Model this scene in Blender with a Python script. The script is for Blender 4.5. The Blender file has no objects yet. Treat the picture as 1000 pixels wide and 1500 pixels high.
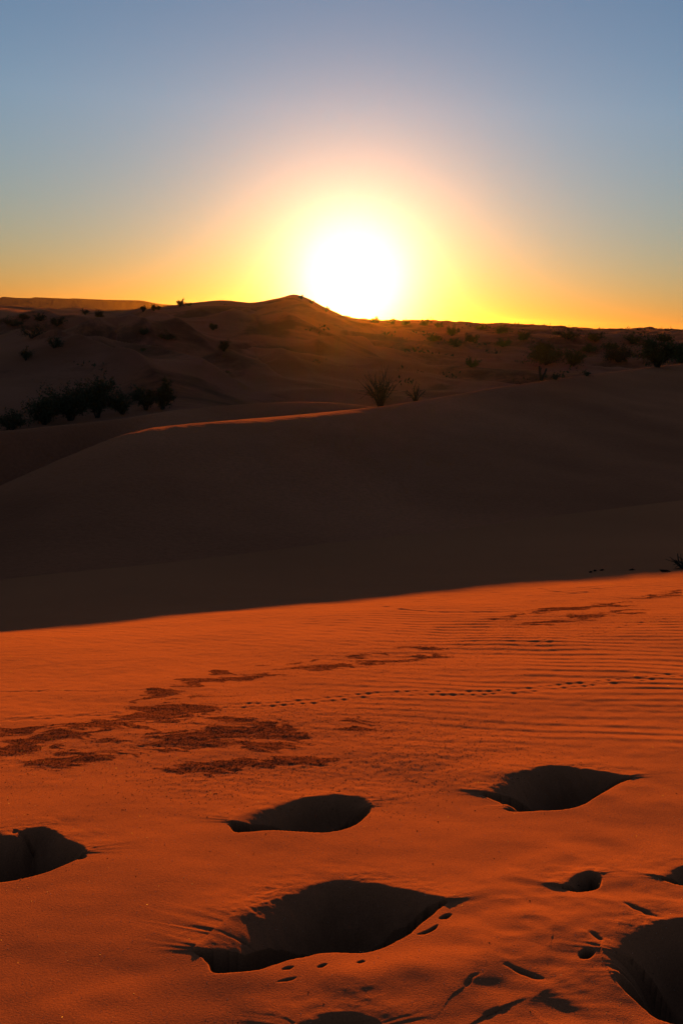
import bpy, math, random
import numpy as np

rng = np.random.default_rng(7)
random.seed(7)
sc = bpy.context.scene
COL = sc.collection
EYE = 1.0                       # camera height over the sand it stands on

# ------------------------------------------------------------------ camera frame (used to survey the place from the photo)
F = 1458.0                      # 35 mm lens on a 36 mm tall frame of 1500 px
PITCH = math.atan((750 - 466) / F)
ROLL = math.radians(2.0)
fw = np.array([0, math.cos(PITCH), -math.sin(PITCH)])
up0 = np.array([0, math.sin(PITCH), math.cos(PITCH)])
rt0 = np.array([1.0, 0, 0])
rt = rt0 * math.cos(ROLL) + up0 * math.sin(ROLL)
up = up0 * math.cos(ROLL) - rt0 * math.sin(ROLL)
SUN_EL = math.radians(1.95)
SUN_AZ = math.radians(0.2)
TS = math.tan(SUN_EL)


def ray(px, py):
    return fw + rt * (px - 500) / F - up * (py - 750) / F


def proj(x, y, z):
    d = x * fw[0] + y * fw[1] + z * fw[2]
    u = x * rt[0] + y * rt[1] + z * rt[2]
    v = x * up[0] + y * up[1] + z * up[2]
    return 500 + F * u / d, 750 - F * v / d


# ------------------------------------------------------------------ numeric helpers
_pg = rng.uniform(0, 2 * np.pi, 4096)
_pp = rng.permutation(4096)


def perlin(x, y, seed=0):
    x = np.asarray(x, float) + seed * 17.31
    y = np.asarray(y, float) + seed * 9.77
    xi = np.floor(x).astype(np.int64); yi = np.floor(y).astype(np.int64)
    xf = x - xi; yf = y - yi
    u = xf * xf * xf * (xf * (xf * 6 - 15) + 10)
    v = yf * yf * yf * (yf * (yf * 6 - 15) + 10)

    def g(ix, iy, dx, dy):
        h = _pg[_pp[(_pp[(ix + seed * 131) & 4095] + iy) & 4095]]
        return np.cos(h) * dx + np.sin(h) * dy
    a = g(xi, yi, xf, yf); b = g(xi + 1, yi, xf - 1, yf)
    c = g(xi, yi + 1, xf, yf - 1); d = g(xi + 1, yi + 1, xf - 1, yf - 1)
    return 1.5 * ((a + (b - a) * u) * (1 - v) + (c + (d - c) * u) * v)


def fbm(x, y, seed=0, octv=4, gain=0.5):
    s = 0; a = 1.0; f = 1.0
    for k in range(octv):
        s = s + a * perlin(x * f, y * f, seed + k * 3)
        a *= gain; f *= 2.03
    return s


def sst(a, b, x):
    t = np.clip((x - a) / (b - a), 0, 1)
    return t * t * (3 - 2 * t)


def pchip(xs, ys):
    xs = np.asarray(xs, float); ys = np.asarray(ys, float)
    h = np.diff(xs); dl = np.diff(ys) / h
    m = np.zeros(len(xs))
    for i in range(1, len(xs) - 1):
        if dl[i - 1] * dl[i] > 0:
            w1 = 2 * h[i] + h[i - 1]; w2 = h[i] + 2 * h[i - 1]
            m[i] = (w1 + w2) / (w1 / dl[i - 1] + w2 / dl[i])
    m[0] = dl[0]; m[-1] = dl[-1]

    def f(x):
        x = np.clip(x, xs[0], xs[-1])
        i = np.clip(np.searchsorted(xs, x) - 1, 0, len(xs) - 2)
        t = (x - xs[i]) / h[i]
        return herm(t, h[i], ys[i], ys[i + 1], m[i], m[i + 1])
    return f


def herm(t, h, y0, y1, m0, m1):
    t2 = t * t; t3 = t2 * t
    return (2 * t3 - 3 * t2 + 1) * y0 + (t3 - 2 * t2 + t) * h * m0 + (3 * t2 - 2 * t3) * y1 + (t3 - t2) * h * m1


# ------------------------------------------------------------------ the land: crest lines surveyed as (px, py, distance)
CREST = [(-100, 760, 11), (0, 712, 11.5), (60, 685, 11.9), (120, 660, 12.2), (170, 640, 12.6), (230, 627, 13),
         (300, 620, 13.6), (400, 612, 14.7), (500, 602, 16), (560, 595, 17), (600, 589, 17.8), (700, 572, 20),
         (800, 557, 22.6), (900, 544, 25.5), (1000, 533, 28.5), (1100, 526, 31), (1250, 520, 35)]
BACK = [(-100, 640, 12.7), (0, 632, 13.2), (100, 622, 13.9), (180, 613, 15.3), (240, 603, 17.0), (300, 597, 17.9),
        (360, 592, 19.2), (420, 589, 19.8), (480, 590, 20.4), (530, 594, 21), (600, 608, 22.5)]


def world(L):
    out = []
    for x, y, D in L:
        d = ray(x, y); out.append(d * (D / d[1]))
    return np.array(out)


cA = world(CREST); cB = world(BACK)
yc_f = pchip(cA[:, 0], cA[:, 1]); zc_f = pchip(cA[:, 0], cA[:, 2])
bx = list(cB[:, 0]) + [4.0, 9.0, 18.0]; by = list(cB[:, 1]) + [25.5, 32.5, 39.5]; bz = list(cB[:, 2]) + [-2.5, -2.5, -2.4]
yb_f = pchip(bx, by); zb_f = pchip(bx, bz)
EX = np.array([-300, 0, 200, 400, 600, 800, 1000, 1300]); EY = np.array([949, 926, 908, 889, 872, 855, 840, 818])
# where the dune's shadow ends on the near slope, for each x
tx = np.concatenate([np.linspace(-8, 8, 161)])
te = []
for x in tx:
    yc = float(yc_f(x)); zc = float(zc_f(x)); yb = float(yb_f(x)); zb = float(zb_f(x))
    zz = lambda y: max(zc - (yc - y) * TS, zb - (yb - y) * TS)
    lo, hi = 2.0, yc
    for _ in range(45):
        m = (lo + hi) / 2
        px, py = proj(x, m, zz(m))
        if py > np.interp(px, EX, EY): lo = m
        else: hi = m
    te.append((lo, zz(lo)))
te = np.array(te)
ker = np.exp(-np.linspace(-2, 2, 21) ** 2); ker /= ker.sum()
pad = lambda a: np.convolve(np.pad(a, 10, mode='edge'), ker, 'valid')
ye_t = pad(te[:, 0]); ze_t = pad(te[:, 1])
s_t = (-EYE - ze_t) / ye_t

SKY = [(-700, 478, 150), (-300, 474, 130), (-100, 470, 110), (0, 468, 100), (60, 463, 98), (125, 459, 96), (170, 456, 95), (200, 455, 95), (240, 450, 95),
       (262, 447, 95), (300, 443, 95), (330, 442, 95), (362, 445, 95), (395, 441, 95), (415, 437, 95), (430, 434, 95),
       (450, 440, 95), (465, 448, 96), (480, 456, 97), (497, 464, 98), (515, 474, 100), (545, 486, 104), (580, 497, 110), (640, 510, 115), (800, 520, 120)]
hill = []
for px, py, D in SKY:
    d = ray(px, py); d = d / math.hypot(d[0], d[1])
    hill.append((math.atan2(d[0], d[1]), D, d[2] * D))
hill = np.array(hill)
hz_f = pchip(hill[:, 0], hill[:, 2]); hr_f = pchip(hill[:, 0], hill[:, 1])
fl_f = pchip([0, 20, 26, 45, 65, 100, 200, 300, 400, 700, 1500, 5000], [-3.4, -3.4, -3.4, -2.55, -1.95, -1.6, -1.15, -1.1, -1.5, -5.5, -12, -15])


def near_slope(x, y):
    ye = np.interp(x, tx, ye_t); s = np.interp(x, tx, s_t)
    k = 0.34
    yy = np.maximum(y, 0)
    return -EYE - s * ((1 - k) * yy + k * yy * yy / ye) - 0.06 * np.minimum(y, 0) * 1.0


FIELD_RIDGES = []


def L_n(L_):
    d = L_[-1] - L_[0]; n = np.array([-d[1], d[0]]) / (np.hypot(*d) + 1e-9)
    return n if n[1] > 0 else -n


def seg_dist(px, py, A, closed):
    """distance, closest-point vector and (closed) inside test for points against a polyline"""
    B = np.roll(A, -1, 0) if closed else A[1:]
    A0 = A if closed else A[:-1]
    best = np.full(px.shape, 1e9); vx = np.zeros_like(px); vy = np.zeros_like(px); along = np.zeros_like(px)
    ins = np.zeros(px.shape, bool)
    L = 0.0
    for a, b in zip(A0, B):
        ex, ey = b - a; l2 = ex * ex + ey * ey + 1e-12
        t = np.clip(((px - a[0]) * ex + (py - a[1]) * ey) / l2, 0, 1)
        dx = px - (a[0] + t * ex); dy = py - (a[1] + t * ey)
        d2 = dx * dx + dy * dy
        k = d2 < best
        best = np.where(k, d2, best); vx = np.where(k, dx, vx); vy = np.where(k, dy, vy)
        along = np.where(k, L + t * math.sqrt(l2), along)
        L += math.sqrt(l2)
        if closed:
            c = ((a[1] > py) != (b[1] > py)) & (px < ex * (py - a[1]) / (ey if abs(ey) > 1e-12 else 1e-12) + a[0])
            ins ^= c
    return np.sqrt(best), vx, vy, ins, along, L


def far_land(x, y):
    r = np.hypot(x, y); th = np.arctan2(x, y)
    fl = fl_f(r)
    hr = hr_f(th); hz = hz_f(th)
    q = (r - hr)
    wd = np.where(q < 0, 30.0, 34.0)
    kk = np.exp(-(np.abs(q) / wd) ** 1.7)
    hgt = np.maximum(hz - fl, 0)
    z = fl + hgt * kk
    # dunes of the field
    wx = x + 5 * fbm(x / 30, y / 30, 21, 2); wy = y + 5 * fbm(x / 30, y / 30, 25, 2)
    n1 = 1 - np.abs(perlin((wx * .92 + wy * .38) / 13, (wy * .92 - wx * .38) / 21, 3)) * 2
    n2 = 1 - np.abs(perlin((wx * .86 - wy * .5) / 6.5, (wy * .86 + wx * .5) / 11, 5)) * 2
    n3 = fbm(wx / 24, wy / 24, 9, 3)
    env = sst(22, 36, r) * (1 - sst(260, 420, r))
    crest = np.clip(np.abs(q) / 26, 0, 1) ** 1.0
    onhill = np.clip(hgt * 1.2, 0, 1)
    amp = 1 - onhill * (1 - crest)
    right = sst(0.02, 0.12, th)
    dn = .55 * n1 + .2 * n2 + .7 * n3
    z = z + env * amp * dn * (1.0 - .22 * right) * (.45 + .55 * sst(30, 70, r))
    for L_, h_, w_ in FIELD_RIDGES:
        d_, vx_, vy_, _, al_, ln_ = seg_dist(x, y, L_, False)
        side = sst(-.5, .5, vx_ * L_n(L_)[0] + vy_ * L_n(L_)[1])
        ww = w_ * (.55 + .45 * (1 - side))
        z = z + 1.25 * h_ * (.05 + .95 * amp) * np.exp(-(d_ / (.8 * ww))) * sst(0, .25 * ln_, al_ + .05) * sst(0, .2 * ln_, ln_ - al_ + .05)
    mid = sst(-.12, .02, th)
    tw = y + .16 * x + 3 * fbm(x / 22, y / 22, 33, 2)
    n5 = (1 - np.abs(perlin(x / 17, tw / 6.0, 35)) * 2.2) * .55 + .35 * fbm(x / 8, tw / 4.0, 37, 2)
    z = z + env * mid * n5 * .68 * (1 - sst(200, 330, r) * .5)
    # small hummocks
    z = z + env * (.06 + .10 * right) * fbm(x / 2.2, y / 2.2, 31, 3) * (.35 + .65 * amp) * sst(26, 50, r)
    # the broken edge of the land at the horizon
    z = z + sst(150, 300, r) * (1 - sst(420, 700, r)) * (.55 * fbm(x / 22, y / 40, 41, 3) + .22 * fbm(x / 5, y / 9, 47, 2))
    return z


def land(x, y):
    x = np.asarray(x, float); y = np.asarray(y, float)
    xc = np.clip(x, -40, 40)
    ye = np.interp(xc, tx, ye_t); ze = np.interp(xc, tx, ze_t); s = np.interp(xc, tx, s_t)
    yc = yc_f(xc); zc = zc_f(xc); yb = yb_f(xc); zb = zb_f(xc)
    m_e = -s * 1.34
    yt = ye + .30 * (yc - ye); zt = ze + .55 * m_e * (yt - ye)
    z = near_slope(xc, y)
    scf = .0 + .10 * sst(-.3, 2.5, xc); scb = -.02 - .14 * sst(-.3, 2.5, xc)
    t = np.clip((y - ye) / (yt - ye), 0, 1)
    z = np.where(y > ye, herm(t, yt - ye, ze, zt, m_e, 0), z)
    # a little of the concave toe, then the shaded face
    t = np.clip((y - yt) / (yc - yt), 0, 1)
    z = np.where(y > yt, herm(t, yc - yt, zt, zc, 0, scf), z)
    yv = yc + .5 * (yb - yc); zv = np.minimum(zc, zb) - .14 - .25 * sst(-.3, 2.5, xc)
    t = np.clip((y - yc) / (yv - yc), 0, 1)
    z = np.where(y > yc, herm(t, yv - yc, zc, zv, scb, 0), z)
    t = np.clip((y - yv) / (yb - yv), 0, 1)
    z = np.where(y > yv, herm(t, yb - yv, zv, zb, 0, .03), z)
    t = np.clip((y - yb) / 7.0, 0, 1)
    z = np.where(y > yb, herm(t, 7.0, zb, -3.0, -.06, 0), z)
    w = sst(yb + 3.5, yb + 10, y)
    r = np.hypot(x, y)
    zf = np.where(y > yb + 3, far_land(x, y), -3.0)
    z = z * (1 - w) + zf * w
    # broad softness of the dune body (none at its crest lines)
    dA = np.abs(y - yc); dB = np.abs(y - yb)
    body = sst(yt - 1, yt + 2, y) * (1 - w) * np.clip(np.minimum(dA, dB) / 2.2, 0, 1)
    body = body * np.where(y > yc, .25, 1)
    z = z + body * (.07 * fbm(x / 3.1, y / 4.2, 61, 3) + .03 * perlin((x + y * .5) / 1.1, (y - x * .4) / 2.6, 66))
    # crumbled sand along the crest
    cr = (.2 + .8 * sst(.3, 2.5, xc)) * np.exp(-(dA / .8) ** 2) + .15 * np.exp(-(dB / .6) ** 2)
    z = z + cr * (.011 * perlin(x / .22, y / .3, 70) + .007 * perlin(x / .08, y / .12, 71))
    sh = np.exp(-((xc + 3.0) / .9) ** 2 - ((y - yc - .2) / 1.0) ** 2)
    z = z + sh * .010 * perlin(x / .17, y / .4, 73)
    return z


def cast(px, py, r0=.5, r1=600.0, flat=False):
    """first point of the land seen along a photo ray"""
    d = ray(px, py); hn = math.hypot(d[0], d[1])
    dx, dy, dz = d / hn
    n = 4000
    rr = np.geomspace(r0, r1, n)
    zz = near_slope(rr * dx, rr * dy) if flat else land(rr * dx, rr * dy)
    e = zz - rr * dz
    hit = np.nonzero(e > 0)[0]
    i = hit[0] if len(hit) else int(np.argmax(zz / rr))
    return rr[i] * dx, rr[i] * dy, zz[i]


_fr = []
for line, h_, w_ in [
        ([(-20, 512), (40, 524), (90, 540), (150, 556), (215, 574), (270, 590)], .9, 3.0),
        ([(185, 481), (225, 496), (260, 514), (300, 524), (350, 529)], 1.1, 4.0),
        ([(60, 545), (120, 548), (170, 538), (230, 548), (300, 566), (380, 572)], .7, 2.5),
        ([(300, 560), (330, 545), (370, 537), (420, 540), (470, 548)], .7, 2.5),
        ([(300, 500), (330, 486), (360, 478), (400, 480), (440, 492)], .9, 4.0),
        ([(285, 452), (300, 462), (330, 470), (365, 468)], .3, 3.0),
        ([(0, 492), (30, 484), (70, 480), (110, 492), (150, 502)], .6, 3.5),
        ([(110, 520), (150, 510), (190, 512), (240, 530)], .8, 3.0),
        ([(440, 520), (500, 512), (560, 518)], .6, 3.0)]:
    q = []
    for px, py in line:
        d = ray(px, py); hn = math.hypot(d[0], d[1]); r_ = np.geomspace(24, 300, 3000)
        e = land(r_ * d[0] / hn, r_ * d[1] / hn) - r_ * d[2] / hn
        i_ = np.nonzero(e > 0)[0]; i_ = i_[0] if len(i_) else int(np.argmax(e / r_))
        q.append((r_[i_] * d[0] / hn, r_[i_] * d[1] / hn))
    _fr.append((np.array(q), h_, w_))
FIELD_RIDGES += _fr


def gpts(L):
    return np.array([cast(px, py, .5, 12.0, True)[:2] for px, py in L])


# ------------------------------------------------------------------ near sand: pits, lips, ripples, tracks
PITS = [
    # outline, depth, far wall width, near wall width
    ([(283, 1398), (300, 1382), (318, 1365), (345, 1345), (372, 1332), (400, 1318), (430, 1305), (465, 1294), (500, 1289), (545, 1293), (590, 1303),
      (630, 1315), (657, 1322), (640, 1338), (617, 1357), (602, 1372), (582, 1384), (560, 1395), (535, 1402), (500, 1402), (470, 1403),
      (448, 1408), (425, 1412), (400, 1421), (378, 1429), (345, 1431), (312, 1430), (300, 1412)], .115, .15, .03),
    ([(333, 1205), (347, 1196), (372, 1190), (395, 1182), (420, 1174), (450, 1167), (490, 1162), (520, 1163), (538, 1167), (547, 1178), (536, 1195),
      (522, 1207), (500, 1216), (470, 1220), (430, 1219), (400, 1218), (370, 1220), (345, 1221), (337, 1214)], .09, .12, .03),
    ([(703, 1160), (730, 1143), (765, 1129), (800, 1124), (835, 1123), (870, 1129), (905, 1135), (927, 1140), (908, 1148), (880, 1165), (852, 1180),
      (825, 1186), (790, 1187), (745, 1187), (733, 1175), (716, 1168)], .105, .13, .03),
    ([(-70, 1235), (-40, 1220), (0, 1221), (18, 1227), (32, 1219), (60, 1214), (80, 1221), (100, 1233), (127, 1245), (124, 1257), (100, 1268), (70, 1280),
      (30, 1290), (0, 1294), (-40, 1296), (-75, 1280)], .12, .10, .03),
    ([(819, 1302), (840, 1287), (865, 1279), (880, 1287), (878, 1305), (850, 1312), (830, 1308)], .055, .05, .02),
    ([(963, 1290), (980, 1278), (1000, 1271), (1040, 1268), (1070, 1285), (1040, 1305), (1000, 1303), (980, 1298)], .065, .06, .02),
    ([(878, 1393), (895, 1373), (932, 1361), (975, 1354), (1005, 1352), (1080, 1350), (1130, 1400), (1110, 1470), (1050, 1510), (1000, 1505),
      (962, 1495), (930, 1470), (902, 1445), (886, 1420)], .125, .13, .035),
    ([(428, 1506), (450, 1497), (480, 1490), (520, 1490), (562, 1502), (570, 1540), (500, 1560), (430, 1540)], .09, .08, .03),
    ([(845, 1404), (855, 1397), (868, 1398), (871, 1404), (862, 1411), (849, 1411)], .022, .012, .008),
    ([(642, 1348), (652, 1342), (662, 1343), (655, 1350), (645, 1351)], .014, .010, .006),
    ([(609, 1373), (625, 1366), (641, 1358), (638, 1366), (622, 1373)], .012, .010, .005),
    ([(411, 1427), (420, 1422), (431, 1422), (424, 1427)], .011, .008, .005),
    ([(463, 1425), (470, 1420), (480, 1420), (472, 1426)], .012, .008, .005),
    ([(403, 1446), (420, 1440), (435, 1438), (425, 1444)], .007, .008, .005),
    ([(521, 1418), (530, 1414), (535, 1417), (527, 1420)], .009, .006, .004),
    ([(114, 1262), (122, 1253), (128, 1257), (124, 1261)], .02, .012, .006),
]
LIPS = [  # line, height, far width, near width: a soft rise that breaks off towards the viewer
    ([(420, 1436), (470, 1432), (520, 1432), (580, 1428), (640, 1428), (690, 1432), (728, 1440), (770, 1452), (800, 1470), (808, 1500)], .022, .14, .045),
    ([(560, 1404), (600, 1402), (650, 1406), (700, 1414), (735, 1430), (760, 1446)], .012, .09, .04),
    ([(728, 1392), (735, 1372), (760, 1356), (790, 1347), (820, 1350), (850, 1366), (876, 1388)], .011, .05, .03),
    ([(800, 1334), (850, 1330), (900, 1326), (950, 1320), (1010, 1318)], .012, .08, .04),
    ([(770, 1282), (820, 1268), (870, 1260), (930, 1254), (1010, 1248)], .014, .12, .05),
    ([(885, 1289), (920, 1287), (960, 1291)], .012, .05, .025),
    ([(640, 1168), (660, 1148), (700, 1128), (740, 1122), (790, 1120)], .010, .05, .05),
    ([(930, 1142), (910, 1158), (880, 1172), (860, 1184)], .008, .04, .05),
    ([(830, 1390), (850, 1378), (878, 1392)], .006, .02, .015),
    ([(285, 1470), (350, 1450), (420, 1445), (470, 1448)], .010, .08, .05),
    ([(0, 1492), (60, 1484), (130, 1486), (200, 1478), (280, 1462)], .016, .12, .06),
    ([(950, 1190), (1000, 1180), (1040, 1178)], .010, .10, .05),
    ([(985, 1078), (1010, 1090), (1040, 1092)], .012, .05, .05),
    ([(690, 1330), (740, 1326), (790, 1316), (830, 1314)], .006, .06, .04),
    ([(650, 1384), (700, 1372), (760, 1366)], .005, .06, .04),
]
GROOVES = [  # line, depth, half width
    ([(735, 1419), (752, 1427), (775, 1436), (800, 1443)], .013, .0045),
    ([(678, 1456), (690, 1441), (704, 1436)], .004, .003),
    ([(706, 1496), (722, 1487), (735, 1483)], .005, .004),
    ([(908, 1328), (940, 1342), (970, 1354)], .008, .006),
    ([(858, 1372), (872, 1380), (886, 1390)], .006, .005),
]


def smooth_loop(P, n=5, closed=True, jit=0.0):
    out = []
    m = len(P)
    for i in range(m if closed else m - 1):
        p0 = P[(i - 1) % m] if closed or i else P[0]; p1 = P[i]; p2 = P[(i + 1) % m]
        p3 = P[(i + 2) % m] if closed or i + 2 < m else P[-1]
        for k in range(n):
            t = k / n
            q = .5 * (2 * p1 + (p2 - p0) * t + (2 * p0 - 5 * p1 + 4 * p2 - p3) * t * t + (3 * p1 - p0 - 3 * p2 + p3) * t ** 3)
            out.append(q + rng.normal(0, jit, 2))
    if not closed: out.append(P[-1])
    return np.array(out)


TRACKS = [  # line, stride in px, half gap in px, pit radius, depth
    ([(330, 1036), (400, 1034), (470, 1027), (520, 1021), (560, 1018), (690, 1015), (760, 1012), (830, 1005), (900, 1000), (960, 994), (1010, 988)], 14.5, 2.6, .0115, .0046),
    ([(780, 944), (840, 934), (890, 925), (940, 914), (1010, 905)], 12, 1.5, .012, .0036),
    ([(0, 1056), (60, 1054), (120, 1050), (180, 1046)], 10.5, 1.2, .012, .0032),
    ([(0, 1013), (70, 1012), (140, 1013), (240, 1012)], 6.5, .6, .010, .0016),
    ([(560, 880), (556, 886), (575, 892), (620, 896), (690, 897), (800, 896)], 5.0, .5, .018, .003),
    ([(790, 858), (797, 865), (830, 869), (870, 868)], 5.0, .5, .018, .003),
]


def near_detail(x, y):
    """heights and the litter mask that lie on the near slope"""
    dz = np.zeros_like(x); lit = np.zeros_like(x)
    zone = (np.abs(x) < 5.5) & (y > .2) & (y < 11)
    X = x[zone]; Y = y[zone]
    D = np.zeros_like(X)
    r = np.hypot(X, Y)
    ye = np.interp(X, tx, ye_t)
    inlit = 1 - sst(ye + .3, ye + 1.6, Y)
    # broad undulation
    D += .008 * fbm(X / .9, Y / .8, 81, 2) + .0016 * fbm(X / .28, Y / .22, 84, 3)
    # ripples, strongest right of the middle
    px, py = proj(X, Y, near_slope(X, Y))
    wob = .35 * fbm(X / 1.3, Y / .7, 91, 3) + .25 * perlin(X / .45, Y / .3, 95)
    ph = (Y + .10 * X) / .088 + wob * 1.5
    sw = np.sin(2 * np.pi * ph + .45 * np.sin(2 * np.pi * ph))
    m = sst(330, 720, px) * sst(1125, 1040, py) * sst(872, 925, py)
    m = m * np.clip(.75 + .8 * fbm(X / 1.1, Y / .5, 97, 2), .12, 1.3)
    D += m * .0014 * sw
    ph2 = (Y + .62 * X) / .10 + wob * 1.2
    m2 = sst(980, 890, py) * np.clip(.5 + fbm(X / 1.5, Y / .9, 99, 2), 0, 1) * inlit
    D += m2 * .0008 * np.sin(2 * np.pi * ph2)
    # soft rough patches between
    D += .0008 * perlin(X / .05, Y / .045, 101) * sst(1180, 1080, py) * inlit
    # churned, trodden sand at the lower right
    m3 = sst(620, 760, px) * sst(1245, 1330, py)
    ch = 1 - 2 * np.abs(perlin(X / .17 + .3 * perlin(X / .1, Y / .1, 181), Y / .11, 183))
    D += m3 * (.0018 * ch + .0010 * perlin(X / .045, Y / .035, 185))
    # litter: dark drift patches lying in streaks
    wx = X + .10 * fbm(X / .30, Y / .2, 111, 3); wy = Y + .05 * fbm(X / .3, Y / .2, 114, 3)
    field = np.zeros_like(X)
    for line, wgt, wid in LITTER:
        P = smooth_loop(gpts(line), 4, False)
        k = (X > P[:, 0].min() - .9) & (X < P[:, 0].max() + .9) & (Y > P[:, 1].min() - .9) & (Y < P[:, 1].max() + .9)
        if not k.any(): continue
        d, *_ = seg_dist(wx[k], wy[k], P, False)
        field[k] = np.maximum(field[k], wgt * np.exp(-(d / wid) ** 2))
    n = fbm(wx / .33, wy / .125, 121, 5, .62) * .72 + .22 * perlin(wx / .10, wy / .035, 128) + .42 * perlin(wx / .045, wy / .017, 129)
    lt = sst(-.05, .17, n + 1.02 * field - .56) * sst(.12, .4, field)
    grit = np.zeros_like(X)
    for line, wgt, wid in GRIT:
        P = smooth_loop(gpts(line), 4, False)
        d, *_ = seg_dist(wx, wy, P, False)
        grit = np.maximum(grit, wgt * np.exp(-(d / wid) ** 2))
    D += lt * (.0006 + .0009 * perlin(X / .03, Y / .03, 131)) + grit * .0009 * perlin(X / .028, Y / .026, 133)
    lit[zone] = lt
    gr = np.zeros_like(x); gr[zone] = np.clip(grit, 0, 1)
    # lips
    for line, hgt, wf, wn in LIPS:
        P = smooth_loop(gpts(line), 5, False)
        b = 3 * max(wf, wn)
        k = (X > P[:, 0].min() - b) & (X < P[:, 0].max() + b) & (Y > P[:, 1].min() - b) & (Y < P[:, 1].max() + b)
        if not k.any(): continue
        jx = X[k] + .012 * perlin(X[k] / .09, Y[k] / .09, 141); jy = Y[k] + .014 * perlin(X[k] / .11, Y[k] / .11, 143)
        d, vx, vy, _, al, L = seg_dist(jx, jy, P, False)
        w = 2.1 * wn + (wf - 2.1 * wn) * sst(-.6, .6, vy / (d + 1e-6))
        end = sst(0, .12, al) * sst(0, .12, L - al)
        D[k] += .36 * hgt * np.exp(-(d / (w * 1.25)) ** 2) * (.25 + .75 * end) * (.85 + .5 * perlin(X[k] / .12, Y[k] / .1, 145))
    for line, dep, hw in GROOVES:
        P = smooth_loop(gpts(line), 5, False)
        b = .08
        k = (X > P[:, 0].min() - b) & (X < P[:, 0].max() + b) & (Y > P[:, 1].min() - b) & (Y < P[:, 1].max() + b)
        if not k.any(): continue
        jx = X[k] + .003 * perlin(X[k] / .02, Y[k] / .02, 151); jy = Y[k] + .003 * perlin(X[k] / .02, Y[k] / .02, 153)
        d, vx, vy, _, al, L = seg_dist(jx, jy, P, False)
        tap = np.clip(np.minimum(al, L - al) / (.35 * L), 0.05, 1)
        D[k] += -.6 * dep * tap * np.exp(-(d / hw) ** 2)
    # animal tracks
    for line, step, gap, rad, dep in TRACKS:
        P = smooth_loop(np.array(line, float), 12, False)
        seg = np.hypot(*np.diff(P, axis=0).T); cum = np.concatenate([[0], np.cumsum(seg)])
        q = 0.0; side = 1
        while q < cum[-1]:
            cx = np.interp(q, cum, P[:, 0]) + random.uniform(-1, 1); cy = np.interp(q, cum, P[:, 1]) + side * gap + random.uniform(-.6, .6)
            gx, gy, _ = cast(cx, cy, .5, 12.0, True)
            k = (np.abs(X - gx) < rad * 4) & (np.abs(Y - gy) < rad * 5)
            if k.any():
                dx = (X[k] - gx) / rad; dy = (Y[k] - gy) / (rad * 1.15)
                sc_ = .5 * random.uniform(.4, 1.3)
                D[k] += sc_ * (-dep * np.exp(-(dx * dx + dy * dy)) + .6 * dep * np.exp(-(dx * dx * .7 + (dy - 1.6) ** 2)))
            q += step * random.uniform(.42, .58); side = -side
    # pits of footsteps
    for line, dep, wf, wn in PITS:
        P = smooth_loop(gpts(line), 5, True, 0.0004 if dep > .03 else 0)
        b = .30 if dep > .03 else .05
        k = (X > P[:, 0].min() - b) & (X < P[:, 0].max() + b) & (Y > P[:, 1].min() - b) & (Y < P[:, 1].max() + b)
        if not k.any(): continue
        xk = X[k]; yk = Y[k]
        big = dep > .03
        yr = (yk - P[:, 1].min()) / (P[:, 1].max() - P[:, 1].min()); fj = sst(.35, .9, yr)
        jx = xk + (fj * (.009 * perlin(xk / .09, yk / .07, 161) + .0022 * perlin(xk / .022, yk / .02, 162)) if big else 0)
        jy = yk + (fj * (.009 * perlin(xk / .08, yk / .07, 163) + .0022 * perlin(xk / .02, yk / .02, 164)) if big else 0)
        d, vx, vy, ins, al, L = seg_dist(jx, jy, P, True)
        ny = vy / (d + 1e-6)                      # inside: >0 when the nearest wall is the near one
        farness = sst(.35, -.35, ny)
        w = wn + (wf - wn) * farness
        lf = sst(.62, .08, (xk - P[:, 0].min()) / np.ptp(P[:, 0])) * farness if big else 0.0
        w = w * (1 + .8 * lf)
        t = np.clip(d / w, 0, 1)
        prof = t * t * (3 - 2 * t)
        prof = prof * (1 - lf) + lf * prof * t ** .6
        slump = 1 + (.12 * perlin(xk / .06, yk / .05, 165) if big else 0)
        dd = np.where(ins, -dep * prof * np.clip(slump, .6, 1.3), 0)
        if big:
            outside_far = np.where(ins, farness, sst(-.2, .6, ny))        # outside: vector points away from the pit
            rim = .005 * outside_far
            rw = .045 + .05 * outside_far
            lump = .85 + .35 * perlin(xk / .09, yk / .07, 167) + .12 * perlin(xk / .03, yk / .025, 168)
            edge = np.where(ins, np.exp(-(d / .03) ** 2), np.exp(-(d / rw) ** 1.5))
            dd = dd + rim * lump * edge
            crumb = np.exp(-(d / .05) ** 2) * outside_far
            dd = dd + crumb * (.0012 * perlin(xk / .028, yk / .022, 171) + .0008 * perlin(xk / .011, yk / .010, 172)) * np.clip(.5 + perlin(xk / .11, yk / .09, 173), 0, 1.5)
            # streaks of sand run down the far wall
            dd = dd + np.where(ins, .006 * farness * perlin((xk + .4 * yk) / .022, yk / .09, 169) * prof * (1 - prof) * 4, 0)
        else:
            pass
        D[k] += dd
    D = D * (1 - sst(ye + .9, ye + 1.6, Y))
    dz[zone] = D
    return dz, lit, gr


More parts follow.
